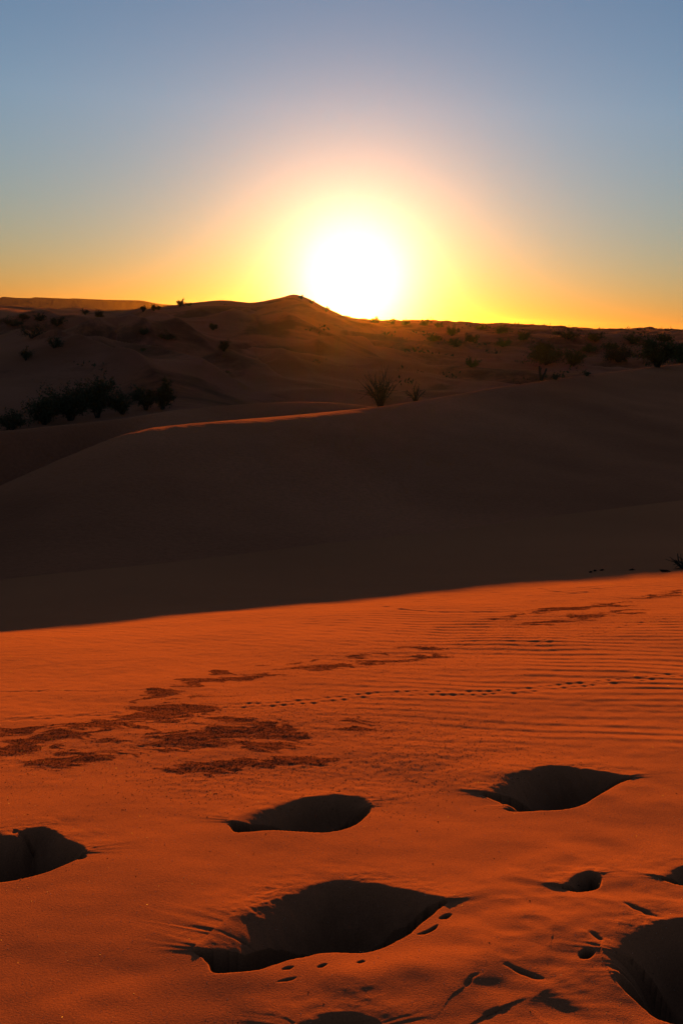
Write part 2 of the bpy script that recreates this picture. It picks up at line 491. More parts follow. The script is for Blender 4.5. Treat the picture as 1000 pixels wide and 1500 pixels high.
LITTER = [
    ([(-40, 1108), (0, 1100), (60, 1082), (110, 1070), (170, 1063)], 1.0, .10),
    ([(-40, 1080), (0, 1072), (40, 1067), (60, 1064)], .85, .05),
    ([(120, 1068), (180, 1056), (230, 1050), (260, 1058)], .9, .10),
    ([(215, 1052), (245, 1040), (285, 1034)], 1.05, .12),
    ([(225, 1024), (250, 1018), (278, 1008), (300, 998), (335, 994), (362, 991)], 1.15, .055),
    ([(250, 997), (275, 997), (300, 996)], 1.1, .03), ([(308, 987), (325, 986), (342, 985)], 1.1, .03),
    ([(205, 1020), (232, 1017)], .9, .02),
    ([(388, 973), (402, 972)], 1.0, .025), ([(414, 970), (430, 969), (446, 966)], 1.1, .025),
    ([(100, 1110), (150, 1100), (210, 1092), (280, 1082), (330, 1080), (390, 1073), (450, 1068), (510, 1066)], .92, .10),
    ([(290, 1052), (330, 1057), (345, 1055)], .9, .05),
    ([(150, 1085), (210, 1078), (240, 1086)], .9, .08),
    ([(280, 1125), (340, 1120), (400, 1115), (460, 1108), (500, 1105)], .80, .07),
    ([(360, 1100), (420, 1090), (440, 1086)], .8, .06),
    ([(410, 986), (450, 980), (500, 976), (540, 971), (580, 966), (640, 958)], .68, .07),
    ([(520, 966), (570, 958), (640, 948), (700, 938)], .54, .10),
    ([(740, 908), (790, 897), (850, 889), (900, 884)], .62, .10),
    ([(800, 915), (860, 905), (920, 898)], .58, .12),
    ([(900, 884), (1000, 866)], .45, .12),
]
GRIT = [
    ([(300, 1140), (420, 1130), (520, 1125), (640, 1110), (680, 1100)], 1.0, .22),
    ([(300, 1060), (420, 1050), (520, 1060), (640, 1080)], .8, .35),
    ([(60, 1110), (180, 1090), (300, 1080)], .6, .25),
    ([(560, 1160), (640, 1140), (690, 1110)], .8, .15),
    ([(520, 970), (700, 940), (860, 905)], .6, .4),
]


# ------------------------------------------------------------------ materials
def nt(name):
    m = bpy.data.materials.new(name); m.use_nodes = True
    t = m.node_tree; b = t.nodes['Principled BSDF']
    return m, t, b


def N(t, kind, **kw):
    n = t.nodes.new(kind)
    for k, v in kw.items(): setattr(n, k, v)
    return n


def noise(t, vec, scale, detail=4, rough=.55):
    n = N(t, 'ShaderNodeTexNoise'); n.inputs['Scale'].default_value = scale
    n.inputs['Detail'].default_value = detail; n.inputs['Roughness'].default_value = rough
    t.links.new(vec, n.inputs['Vector']); return n


def mapr(t, val, a, b, c, d):
    n = N(t, 'ShaderNodeMapRange'); n.inputs[1].default_value = a; n.inputs[2].default_value = b
    n.inputs[3].default_value = c; n.inputs[4].default_value = d
    t.links.new(val, n.inputs[0]); return n.outputs[0]


def mixc(t, fac, a, b):
    n = N(t, 'ShaderNodeMix', data_type='RGBA')
    for v, i in ((fac, 0), (a, 6), (b, 7)):
        if hasattr(v, 'links'): t.links.new(v, n.inputs[i])
        else: n.inputs[i].default_value = v
    return n.outputs[2]


SAND = (.46, .118, .045, 1)


def sand_mat(name, grain=True, spec=.0, col=SAND, dark=(.35, .089, .035, 1), big=.35, bump=.5, veg_relief=False):
    m, t, b = nt(name)
    pos = N(t, 'ShaderNodeNewGeometry').outputs['Position']
    n1 = noise(t, pos, big, 5)
    c = mixc(t, mapr(t, n1.outputs[0], .35, .65, 0, 1), dark, col)
    if veg_relief:                                   # streaks paint in relief shading the dunes lack; dark patches are fine scrub
        mp_ = N(t, 'ShaderNodeMapping'); mp_.inputs['Scale'].default_value = (.07, .16, .5); mp_.inputs['Rotation'].default_value = (0, 0, .35); t.links.new(pos, mp_.inputs['Vector'])
        n6 = noise(t, mp_.outputs[0], 1.0, 5, .6); n6.inputs['Distortion'].default_value = 1.6
        c = mixc(t, mapr(t, n6.outputs[0], .40, .60, 0, .9), c, (.34, .092, .050, 1))
        n4 = noise(t, pos, .13, 6, .7); n4.inputs['Distortion'].default_value = .8
        c = mixc(t, mapr(t, n4.outputs[0], .50, .60, 0, .85), c, (.055, .021, .013, 1))
    if not grain:
        n7 = noise(t, pos, 22, 5, .7)
        c = mixc(t, mapr(t, n7.outputs[0], .40, .66, 0, .45), c, (.22, .058, .025, 1))
    if grain:
        n2 = noise(t, pos, 420, 2, .6)
        c = mixc(t, mapr(t, n2.outputs[0], .42, .72, 0, .75), c, (.54, .145, .055, 1))
        n5 = noise(t, pos, 300, 2, .6)
        c = mixc(t, mapr(t, n5.outputs[0], .56, .72, 0, .6), c, (.16, .045, .022, 1))
        at = N(t, 'ShaderNodeAttribute', attribute_name='litter')
        n3 = noise(t, pos, 130, 3, .7)
        t.links.new(mapr(t, at.outputs['Fac'], 0, 1, .18, .02), b.inputs['Sheen Weight'])
        f = N(t, 'ShaderNodeMath', operation='MULTIPLY'); t.links.new(at.outputs['Fac'], f.inputs[0])
        t.links.new(mapr(t, n3.outputs[0], .36, .60, .15, .9), f.inputs[1])
        c = mixc(t, f.outputs[0], c, (.13, .036, .018, 1))
    t.links.new(c, b.inputs['Base Color'])
    b.inputs['Roughness'].default_value = .95
    b.inputs['Specular IOR Level'].default_value = spec
    # fine dust on the grains catches grazing light
    b.inputs['Sheen Weight'].default_value = .20; b.inputs['Sheen Roughness'].default_value = .45; b.inputs['Sheen Tint'].default_value = (1, .36, .16, 1)
    bp = N(t, 'ShaderNodeBump'); bp.inputs['Strength'].default_value = bump
    if grain:
        nb = noise(t, pos, 260, 4, .7); bp.inputs['Distance'].default_value = .0022
    else:
        nb = noise(t, pos, 14, 6, .65); bp.inputs['Distance'].default_value = .02
    t.links.new(nb.outputs[0], bp.inputs['Height'])
    t.links.new(bp.outputs[0], b.inputs['Normal'])
    return m


def plain_mat(name, c1, c2, scale, rough=.9, transl=0.0):
    m, t, b = nt(name)
    pos = N(t, 'ShaderNodeNewGeometry').outputs['Position']
    n = noise(t, pos, scale, 4)
    t.links.new(mixc(t, mapr(t, n.outputs[0], .35, .65, 0, 1), c1, c2), b.inputs['Base Color'])
    b.inputs['Roughness'].default_value = rough
    b.inputs['Specular IOR Level'].default_value = 0
    return m


M_SAND = sand_mat('near_sand')
M_DUNE = sand_mat('dune_sand', False, .0, col=(.56, .138, .058, 1), dark=(.28, .068, .030, 1), big=.16, bump=.9)
M_FIELD = sand_mat('field_sand', False, .0, big=.06, dark=(.13, .039, .025, 1), bump=.6, veg_relief=True)
M_MESA = plain_mat('mesa_rock', (.17, .07, .04, 1), (.12, .05, .032, 1), .02)
M_LEAF = plain_mat('scrub_leaf', (.075, .050, .022, 1), (.11, .070, .030, 1), 3)
M_OLIVE = plain_mat('olive_leaf', (.095, .070, .022, 1), (.12, .088, .028, 1), 3)
M_TWIG = plain_mat('dry_twig', (.075, .048, .030, 1), (.05, .032, .022, 1), 20)
M_GRIT = plain_mat('dark_grit', (.026, .008, .005, 1), (.05, .014, .008, 1), 60)
M_QUARTZ = plain_mat('quartz_grain', (.85, .68, .52, 1), (.75, .52, .36, 1), 50, .5)
M_QUARTZ.node_tree.nodes['Principled BSDF'].inputs['Metallic'].default_value = 1

# ------------------------------------------------------------------ mesh helpers


def link_mesh(name, V, Fq, mat, kind=None, parent=None, smooth=True, attr=None):
    V = np.asarray(V, np.float32); Fq = np.asarray(Fq, np.int32)
    me = bpy.data.meshes.new(name)
    k = Fq.shape[1]
    me.vertices.add(len(V)); me.vertices.foreach_set('co', V.ravel())
    me.loops.add(Fq.size); me.loops.foreach_set('vertex_index', Fq.ravel())
    me.polygons.add(len(Fq)); me.polygons.foreach_set('loop_start', np.arange(0, Fq.size, k, dtype=np.int32))
    me.polygons.foreach_set('use_smooth', np.full(len(Fq), smooth))
    me.update(calc_edges=True); me.validate()
    if attr is not None:
        a = me.attributes.new('litter', 'FLOAT', 'POINT'); a.data.foreach_set('value', np.asarray(attr, np.float32))
    me.materials.append(mat)
    o = bpy.data.objects.new(name, me); COL.objects.link(o)
    if kind: o['kind'] = kind
    if parent: o.parent = parent
    return o


def grid_faces(nr, nc):
    i = np.arange(nr * nc).reshape(nr, nc)
    return np.stack([i[:-1, :-1], i[:-1, 1:], i[1:, 1:], i[1:, :-1]], -1).reshape(-1, 4)


def tag(o, label, cat, group=None, kind=None):
    o['label'] = label; o['category'] = cat
    if group: o['group'] = group
    if kind: o['kind'] = kind


fine = np.radians(21.5)
TH = np.concatenate([-np.radians(np.linspace(55, 21.9, 40)), np.linspace(-fine, fine, 860), np.radians(np.linspace(21.9, 55, 40))])


def solve_r(th, fy):
    """distance along each bearing at which y reaches fy(x)"""
    r = np.full(th.shape, 12.0)
    for _ in range(60):
        x = np.clip(r * np.sin(th), -16, 16)
        r = .6 * r + .4 * np.clip(fy(x) / np.cos(th), 2, 120)
    return r


def trough(x):
    ye = np.interp(x, tx, ye_t); return ye + .30 * (yc_f(x) - ye)


R1 = solve_r(TH, trough)
R2 = solve_r(TH, lambda x: yb_f(x) + 6)


def patch(name, ra, rb, mat, detail=False):
    """ra, rb: (rows x columns) given as rows of distances"""
    R = ra
    X = R * np.sin(TH)[None, :]; Y = R * np.cos(TH)[None, :]
    Z = land(X, Y)
    lit = gr = None
    if detail:
        dz, lit, gr = near_detail(X, Y); Z = Z + dz
    V = np.stack([X, Y, Z + EYE], -1).reshape(-1, 3)
    o = link_mesh(name, V, grid_faces(*R.shape), mat, 'structure', attr=lit.ravel() if lit is not None else None)
    return o, X, Y, Z, lit, gr


# near slope: rows from just before the feet to the trough
u = np.concatenate([np.linspace(0, 1, 60, endpoint=False) * .3 + .0, .3 + np.linspace(0, 1, 1450) * .7])
lo = .35
r_start = 1.02
rows = []
a = np.geomspace(lo, r_start, 60, endpoint=False)[:, None] * np.ones(len(TH))[None, :]
tt = np.linspace(0, 1, 1450)[:, None]
b_ = np.exp(np.log(r_start) + tt * (np.log(R1)[None, :] - math.log(r_start)))
sand, SX, SY, SZ, SL, SG = patch('sand_slope', np.concatenate([a, b_]), None, M_SAND, True)
# the sand behind and beside the camera, coarse
thb = np.radians(np.concatenate([np.linspace(55, 305, 120)]))
rb_ = np.geomspace(.35, 60, 60)
RB, TB = np.meshgrid(rb_, thb, indexing='ij')
# weld bearing edges to the same heights
XB = RB * np.sin(TB); YB = RB * np.cos(TB)
ZB = np.where(np.cos(TB) > 0, np.maximum(land(XB, YB), -4), near_slope(np.clip(XB, -6, 6), YB))
ZB = np.where(RB < .5, ZB, ZB)
Vb = np.stack([XB, YB, ZB + EYE], -1).reshape(-1, 3)
cap = len(Vb)
link_mesh('sand_behind', Vb, grid_faces(60, 120), M_SAND, 'structure')
capth = np.radians(np.linspace(0, 360, 48, endpoint=False))
Vc = [(0, 0, float(near_slope(0., 0.)) + EYE - .004)] + [(.37 * math.sin(t), .37 * math.cos(t), float(near_slope(.37 * math.sin(t), .37 * math.cos(t))) + EYE - .004) for t in capth]
link_mesh('sand_underfoot', Vc, [(0, 1 + (i + 1) % 48, 1 + i) for i in range(48)], M_SAND, 'structure')

tt = np.linspace(0, 1, 520)[:, None]
dune, *_ = patch('dune', R1[None, :] + tt * (R2 - R1)[None, :], None, M_DUNE)
tt = np.linspace(0, 1, 620)[:, None]
field, *_ = patch('dune_field', np.exp(np.log(R2)[None, :] + tt * (math.log(430) - np.log(R2))[None, :]), None, M_FIELD)
tt = np.linspace(0, 1, 90)[:, None]
plain, *_ = patch('desert_plain', np.exp(math.log(430) + tt * (math.log(4400) - math.log(430))) * np.ones(len(TH))[None, :], None, M_FIELD)

# the table mountain far left
MT = [(-900, 430), (-500, 432), (-200, 433), (-20, 437.0), (0, 436.5), (5, 434.6), (25, 436.2), (45, 436.6), (52, 435.4), (100, 437.4), (108, 437.0), (150, 438.8), (185, 439.6),
      (205, 440.0), (222, 443), (235, 445.2), (250, 446.4), (275, 448.5), (300, 452), (330, 458), (380, 466)]
mp = []
for px, py in MT:
    d = ray(px, py); hn = math.hypot(d[0], d[1]); mp.append((math.atan2(d[0], d[1]), d[2] / hn))
mp = np.array(mp)
mt = pchip(mp[:, 0], mp[:, 1])
mth = np.linspace(mp[0, 0], mp[-1, 0], 420)
RT = 1500.0
top = mt(mth) * RT
base = -12.6
rr = np.array([1395, 1425, 1450, 1470, 1484, 1493, 1500, 1512, 1600, 1900, 2000, 2060])
hh = np.array([0, .10, .24, .42, .62, .90, 1.0, 1.0, 1.0, 1.0, .5, 0])
V = []
for r_, h_ in zip(rr, hh):
    gul = 10 * fbm(mth * 60, mth * 0 + r_ / 300, 201, 3) * (0 if h_ >= 1 or h_ == 0 else 1)
    rad = r_ + gul
    zt_ = base + (top - base) * h_
    zt_ = np.where(h_ > .95, zt_ * (1500 + 0 * rad) / 1500, zt_)
    V.append(np.stack([rad * np.sin(mth), rad * np.cos(mth), zt_ + EYE], -1))
V = np.stack(V)
link_mesh('mesa', V.reshape(-1, 3), grid_faces(len(rr), len(mth)), M_MESA, 'structure')

# ------------------------------------------------------------------ loose grains on the near sand
OCT = np.array([(1, 0, 0), (-1, 0, 0), (0, 1, 0), (0, -1, 0), (0, 0, 1), (0, 0, -1)], float)
OCF = np.array([(0, 2, 4), (2, 1, 4), (1, 3, 4), (3, 0, 4), (2, 0, 5), (1, 2, 5), (3, 1, 5), (0, 3, 5)])


def scatter(name, prob, count, smin, smax, mat, flat, label, cat, lift=.1):
    flatp = prob.ravel(); idx = rng.choice(len(flatp), count, p=flatp / flatp.sum())
    P = np.stack([SX.ravel()[idx], SY.ravel()[idx], SZ.ravel()[idx] + EYE], -1)
    P[:, :2] += rng.normal(0, .003, (count, 2))
    s = rng.uniform(smin, smax, count) ** 1.0
    shp = OCT[None] * (s[:, None, None] * rng.uniform(.6, 1.3, (count, 1, 3))) * np.array([1, 1, flat])
    shp = shp + rng.normal(0, .15, shp.shape) * s[:, None, None]
    aa = rng.uniform(0, 6.28, count); c = np.cos(aa)[:, None]; q = np.sin(aa)[:, None]
    x = shp[..., 0] * c - shp[..., 1] * q; y = shp[..., 0] * q + shp[..., 1] * c
    V = np.stack([x, y, shp[..., 2]], -1) + P[:, None, :] + np.array([0, 0, 1])[None, None] * (s * lift)[:, None, None]
    Fq = (OCF[None] + 6 * np.arange(count)[:, None, None]).reshape(-1, 3)
    o = link_mesh(name, V.reshape(-1, 3), Fq, mat, 'stuff', smooth=False)
    tag(o, label, cat)
    return o


RR = np.hypot(SX, SY)
cell = np.gradient(RR, axis=0) * RR          # area per vertex, for even scatter
cell[:, :42] *= .0; cell[:, -42:] *= 0
cell[:62] = 0
spx, spy = proj(SX, SY, SZ)
inview = (spx > -60) & (spx < 1060) & (spy < 1560) & (spy > 850)
lowpit = np.ones_like(RR)
scatter('litter_chips', cell * inview * (SL * 1.0 + SG * .30 + .0012), 50000, .0006, .0018, M_GRIT, .45,
        'dark drifted grit and plant crumbs lying in streaks on the orange sand', 'grit')
scatter('quartz_grains', cell * inview * (.25 + .9 * SG) * (.4 + .6 * sst(8, 3, RR)), 40000, .0003, .0007, M_QUARTZ, 1.0,
        'pale sparkling quartz grains strewn over the orange sand', 'sand grains', .15)

# ------------------------------------------------------------------ plants


class Bag:
    def __init__(s): s.V = []; s.F = []; s.n = 0

    def tube(s, P, r0, r1, sides=4):
        P = np.array(P, float); m = len(P)
        for i, p in enumerate(P):
            t = P[min(i + 1, m - 1)] - P[max(i - 1, 0)]; t /= np.linalg.norm(t) + 1e-9
            a = np.cross(t, (0.31, .9, .2)); a /= np.linalg.norm(a) + 1e-9; b = np.cross(t, a)
            r = r0 + (r1 - r0) * i / (m - 1)
            for k in range(sides):
                an = 2 * math.pi * k / sides
                s.V.append(p + r * (math.cos(an) * a + math.sin(an) * b))
        for i in range(m - 1):
            for k in range(sides):
                a_ = s.n + i * sides + k; b2 = s.n + i * sides + (k + 1) % sides
                s.F.append((a_, b2, b2 + sides, a_ + sides))
        s.n += m * sides

    def leaf(s, p, size):
        d = rng.normal(0, 1, 3); d[2] += .4; d /= np.linalg.norm(d)
        w = np.cross(d, rng.normal(0, 1, 3)); w /= np.linalg.norm(w) + 1e-9
        l = size * rng.uniform(.7, 1.4)
        s.V += [p, p + d * l * .5 + w * l * .22, p + d * l, p + d * l * .5 - w * l * .22]
        s.F.append((s.n, s.n + 1, s.n + 2, s.n + 3)); s.n += 4

    def build(s, name, mat, parent=None):
        return link_mesh(name, s.V, s.F, mat, None, parent, smooth=False)


def grow(stems, leaves, base, w, h, nst, leafn, lsize, rad, bare=.25, droop=.0, forks=2):
    """stems fan out from the root; leaves sit in clumps along and at the ends of them"""
    for _ in range(nst):
        az = rng.uniform(0, 6.283); sp = rng.uniform(.15, 1) ** .7
        tip = np.array([math.cos(az) * sp * w * .5, math.sin(az) * sp * w * .5, h * rng.uniform(.62, 1.0) * (1 - .35 * sp * sp)])
        root = np.array([math.cos(az), math.sin(az), 0]) * w * .05 * rng.uniform(0, 1)
        P = []
        for t in np.linspace(0, 1, 6):
            q = root + (tip - root) * t; q[2] = tip[2] * (t ** (.75 - droop)); q += rng.normal(0, .03, 3) * w * t * (t < .99) * .6
            q[2] = max(q[2], -.02); P.append(q)
        P[0][2] = -.05 * h
        if stems is not None: stems.tube(np.array(P) + base, rad, rad * .3)
        ends = [P]
        for f in range(forks):
            i = random.randint(2, 4); q0 = P[i]; dirv = (P[5] - P[2]) * rng.uniform(.35, .8) + rng.normal(0, .13, 3) * w
            Q = [q0 + dirv * t for t in np.linspace(0, 1, 4)]
            for q in Q: q[2] = max(q[2], .02)
            if stems is not None: stems.tube(np.array(Q) + base, rad * .55, rad * .2, 3)
            ends.append(Q)
        if leafn and leaves is not None:
            for Q in ends:
                Q = np.array(Q)
                for _ in range(max(1, leafn // (forks + 1))):
                    t = rng.uniform(bare, 1.0); f = t * (len(Q) - 1); i = min(int(f), len(Q) - 2)
                    p = Q[i] + (Q[i + 1] - Q[i]) * (f - i) + rng.normal(0, .055, 3) * w * (.4 + .6 * t)
                    p[2] = max(p[2], .01)
                    leaves.leaf(p + base, lsize)


def plant(name, px, py, wpx, hpx, label, cat, group=None, leaf=M_LEAF, nst=14, leafn=90, lpx=2.2, spot=None, bare=.15, parts=True, forks=2, stempx=.9, r0=21.0):
    """root seen at photo point (px, py); width and height in photo pixels at its distance"""
    x, y, z = spot if spot is not None else cast(px, py, r0, 430)
    dist = math.hypot(x, y); k = dist / F * 1.02
    root = bpy.data.objects.new(name, None)
    root.empty_display_size = .1
    st = Bag(); lf = Bag()
    base = np.zeros(3)
    grow(st, lf, base, wpx * k, hpx * k, nst, leafn, lpx * k, max(stempx * k, .004) * .5, bare, forks=forks)
    if parts and lf.V:
        COL.objects.link(root); root.location = (x, y, z + EYE - .01)
        st.build('stem', M_TWIG, root); lf.build('foliage', leaf, root)
        o = root
    elif not lf.V:
        o = st.build(name, M_TWIG); o.location = (x, y, z + EYE - .01)
    else:
        off = st.n
        F_ = st.F + [tuple(i + off for i in f) for f in lf.F]
        o = link_mesh(name, st.V + lf.V, F_, leaf, None, None, False); o.location = (x, y, z + EYE - .01)
    tag(o, label, cat, group)
    return o


G1 = 'dark shrubs behind the left ridge'
plant('desert_shrub', 66, 622, 62, 40, 'leftmost low dark shrub tucked behind the near left ridge', 'shrub', G1, nst=26, leafn=130, lpx=3.2)
plant('desert_shrub', 104, 616, 66, 48, 'widest dark shrub in the clump behind the near left ridge', 'shrub', G1, nst=30, leafn=140, lpx=3.2)
plant('desert_shrub', 143, 612, 58, 60, 'tallest leafy dark shrub of the clump behind the left ridge', 'shrub', G1, nst=28, leafn=150, lpx=3.2)
plant('desert_shrub', 180, 607, 40, 28, 'small low shrub at the right end of the dark left clump', 'shrub', G1, nst=16, leafn=110, lpx=3)
plant('desert_shrub', 214, 601, 36, 36, 'shrub left of the upright one beyond the lit crest', 'shrub', G1, nst=18, leafn=110, lpx=3)
plant('desert_shrub', 238, 600, 36, 42, 'upright rounded dark shrub standing alone above the lit crest', 'shrub', G1, nst=20, leafn=130, lpx=3)
plant('desert_shrub', 18, 630, 44, 24, 'low flat shrub at the left picture edge beside the dark clump', 'shrub', G1, nst=16, leafn=100, lpx=3)

G2 = 'bare shrubs behind the main crest'
plant('dead_shrub', 557, 597, 56, 56, 'large bare leafless shrub of fine twigs behind the main dune crest', 'dead shrub', G2, nst=26, leafn=0, forks=6, stempx=1.5)
plant('dead_shrub', 608, 588, 30, 26, 'small bare forked shrub right of the large leafless one', 'dead shrub', G2, nst=8, leafn=0, forks=4, stempx=1.7)
x_, y_, z_ = cast(792, 557, 21, 430); k_ = math.hypot(x_, y_) / F
st = Bag()
st.tube(np.array([(0, 0, -4), (-.5, 0, 4), (-2.5, .5, 11), (-4, 0, 20)]) * k_, 2.4 * k_, 1.3 * k_, 6)
st.tube(np.array([(0, 0, -3), (1.5, 0, 5), (4.5, -.5, 10), (6.5, 0, 17)]) * k_, 2.2 * k_, 1.1 * k_, 6)
st.tube(np.array([(-2.5, .5, 11), (-1.5, 1, 14), (-.5, 1, 18)]) * k_, 1.0 * k_, .5 * k_, 4)
o = st.build('dead_stump', M_TWIG); o.location = (x_, y_, z_ + EYE)
tag(o, 'dark forked stump of two short limbs poking over the dune crest', 'dead branch')
plant('dry_tuft', 813, 556, 14, 8, 'tiny low dark tuft on the crest right of the forked stump', 'tuft', 'tufts on the main crest', nst=8, leafn=20, lpx=2.4, parts=False)
plant('dry_tuft', 858, 551, 14, 9, 'dark tuft on the crest farther right, below the green bushes', 'tuft', 'tufts on the main crest', nst=8, leafn=20, lpx=2.4, parts=False)

G3 = 'green bushes on the right of the dune field'
plant('green_bush', 800, 534, 56, 24, 'broad low olive green bush above the forked stump', 'bush', G3, M_OLIVE, nst=30, leafn=130, lpx=2.6)
plant('green_bush', 838, 536, 34, 20, 'small olive bush at the right end of the broad low one', 'bush', G3, M_OLIVE, nst=18, leafn=110, lpx=2.6)
plant('green_bush', 962, 538, 58, 40, 'largest olive green bush, rounded, near the right end of the crest', 'bush', G3, M_OLIVE, nst=34, leafn=150, lpx=2.8)
plant('green_bush', 996, 532, 34, 26, 'olive bush cut by the right picture edge', 'bush', G3, M_OLIVE, nst=18, leafn=110, lpx=2.6)
plant('green_bush', 905, 530, 48, 18, 'dark low bush just left of the largest olive bush', 'bush', G3, M_LEAF, nst=24, leafn=110, lpx=2.4)
plant('green_bush', 690, 538, 18, 13, 'lone small bush on open sand left of the green thicket', 'bush', G3, M_OLIVE, nst=12, leafn=80, lpx=2.2)

G4 = 'shrubs standing on the hill skyline'
plant('skyline_shrub', 125, 461, 9, 7, 'small flat topped shrub on the low left skyline under the mesa', 'shrub', G4, nst=8, leafn=40, lpx=1.8, parts=False, bare=.4)
plant('skyline_tree', 210, 457, 7, 9, 'tiny upright tree with a bare trunk on the skyline, leftmost of a row', 'tree', None, nst=7, leafn=45, lpx=1.8, bare=.62, stempx=1.5)
plant('skyline_shrub', 225, 455, 8, 8, 'shrub just right of the tiny upright tree on the skyline', 'shrub', G4, nst=8, leafn=45, lpx=1.8, parts=False)
plant('skyline_shrub', 233, 454, 7, 5, 'smallest shrub of the skyline pair right of the tiny tree', 'shrub', G4, nst=7, leafn=36, lpx=1.6, parts=False)
plant('skyline_shrub', 264, 449, 13, 9, 'ragged shrub where the dark hill starts to rise from the mesa line', 'shrub', G4, nst=11, leafn=45, lpx=1.8, parts=False)
plant('skyline_shrub', 277, 448, 8, 4, 'low shrub just right of the ragged one on the rising hill', 'shrub', G4, nst=7, leafn=36, lpx=1.6, parts=False)
plant('skyline_shrub', 441, 438, 6, 5, 'shrub just right of the hill peak', 'shrub', G4, nst=6, leafn=36, lpx=1.6, parts=False)
plant('skyline_shrub', 457, 446, 8, 6, 'middle shrub on the right flank of the peak, against the glare', 'shrub', G4, nst=7, leafn=36, lpx=1.6, parts=False)
plant('skyline_shrub', 478, 457, 7, 7, 'lowest shrub on the right flank of the peak, nearest the sun', 'shrub', G4, nst=7, leafn=36, lpx=1.6, parts=False)

G5 = 'dark shrubs scattered over the left dunes'
for px, py, w, h, lab in [
        (20, 478, 30, 9, 'low spread shrub at the far left below the mesa foot'),
        (34, 468, 14, 7, 'ragged low shrub on the left skyline below the mesa'),
        (60, 470, 16, 7, 'rounded shrub on the left skyline between the ragged one and the flat topped one'),
        (84, 478, 20, 13, 'bushy dark shrub below the left skyline, above the long dark one'),
        (48, 496, 42, 16, 'long dark shrub on the slope below the mesa'),
        (80, 510, 24, 14, 'shrub below and right of the long dark one'),
        (38, 528, 20, 18, 'pointed shrub at far left, lowest on the left dunes'),
        (145, 464, 14, 6, 'small shrub just right below the flat topped skyline shrub'),
        (312, 484, 12, 9, 'small shrub high in the hollow of the hill'),
        (328, 515, 16, 14, 'round shrub at the foot of the hill in the left centre'),
        (212, 490, 16, 7, 'low shrub in the hollow below the row on the skyline'),
        (245, 497, 24, 7, 'flat shrub on the middle slope below the hill')]:
    plant('desert_shrub', px, py, w, h, lab, 'shrub', G5, nst=12, leafn=70, lpx=1.9)

G6 = 'shrubs on the right plain'
for px, py, w, h, lab in [
        (549, 473, 12, 5, 'small shrub on the horizon right under the sun'),
        (573, 474, 11, 6, 'second shrub on the horizon right of the sun'),
        (593, 476, 13, 5, 'flat shrub on the horizon between the sun and the round dark one'),
        (622, 477, 12, 7, 'round dark shrub on the horizon right of the sun glare'),
        (642, 479, 11, 4, 'low shrub on the horizon just right of the round dark one'),
        (662, 492, 24, 11, 'broad shrub below the horizon right of centre'),
        (634, 500, 18, 10, 'shrub left below the broad one right of centre'),
        (668, 508, 18, 10, 'shrub straight below the broad one right of centre'),
        (704, 483, 15, 6, 'dark shrub close under the horizon above the lone small bush'),
        (730, 488, 30, 9, 'long dark mound of scrub under the horizon'),
        (735, 508, 26, 10, 'grey green shrub left above the broad olive bush'),
        (690, 500, 20, 8, 'shrub between the broad one and the long mound'),
        (766, 498, 26, 8, 'low shrub right of the long mound'),
        (830, 497, 44, 12, 'wide dark scrub patch under the right horizon'),
        (872, 500, 30, 10, 'dark shrub right of the wide scrub patch'),
        (925, 504, 30, 11, 'shrub above the largest olive bush'),
        (860, 516, 30, 10, 'olive shrub right above the broad low bush'),
        (892, 512, 24, 9, 'shrub between the wide patch and the largest bush'),
        (972, 500, 24, 8, 'shrub near the right edge under the horizon'),
        (800, 512, 24, 8, 'shrub just above the broad olive bush')]:
    plant('desert_shrub', px, py, w, h, lab, 'shrub', G6, M_OLIVE if w > 20 else M_LEAF, nst=13, leafn=70, lpx=2.0)

# low scrub between the shrubs of the right plain and the hill foot
sc_bag = Bag()
for _ in range(1500):
    th_ = rng.uniform(-.36, .40); r_ = 34 * math.exp(rng.uniform(0, 2.1))
    if th_ < .03 and rng.uniform() > .22: continue
    x_ = r_ * math.sin(th_); y_ = r_ * math.cos(th_)
    if float(perlin(x_ / 14, y_ / 14, 301)) < .02 + (.25 if th_ < .03 else 0): continue
    z_ = float(land(x_, y_)) + EYE
    h_ = rng.uniform(.10, .34) * (.7 + r_ / 160)
    for k in range(9):
        p_ = np.array([x_, y_, z_]) + rng.normal(0, 1, 3) * [h_ * .9, h_ * .9, 0] + [0, 0, rng.uniform(0, h_ * .7)]
        sc_bag.leaf(p_, h_ * .75)
o = sc_bag.build('low_scrub', M_LEAF)
tag(o, 'low dry scrub dotted over the far sand plain between the bushes', 'scrub', None, 'stuff')

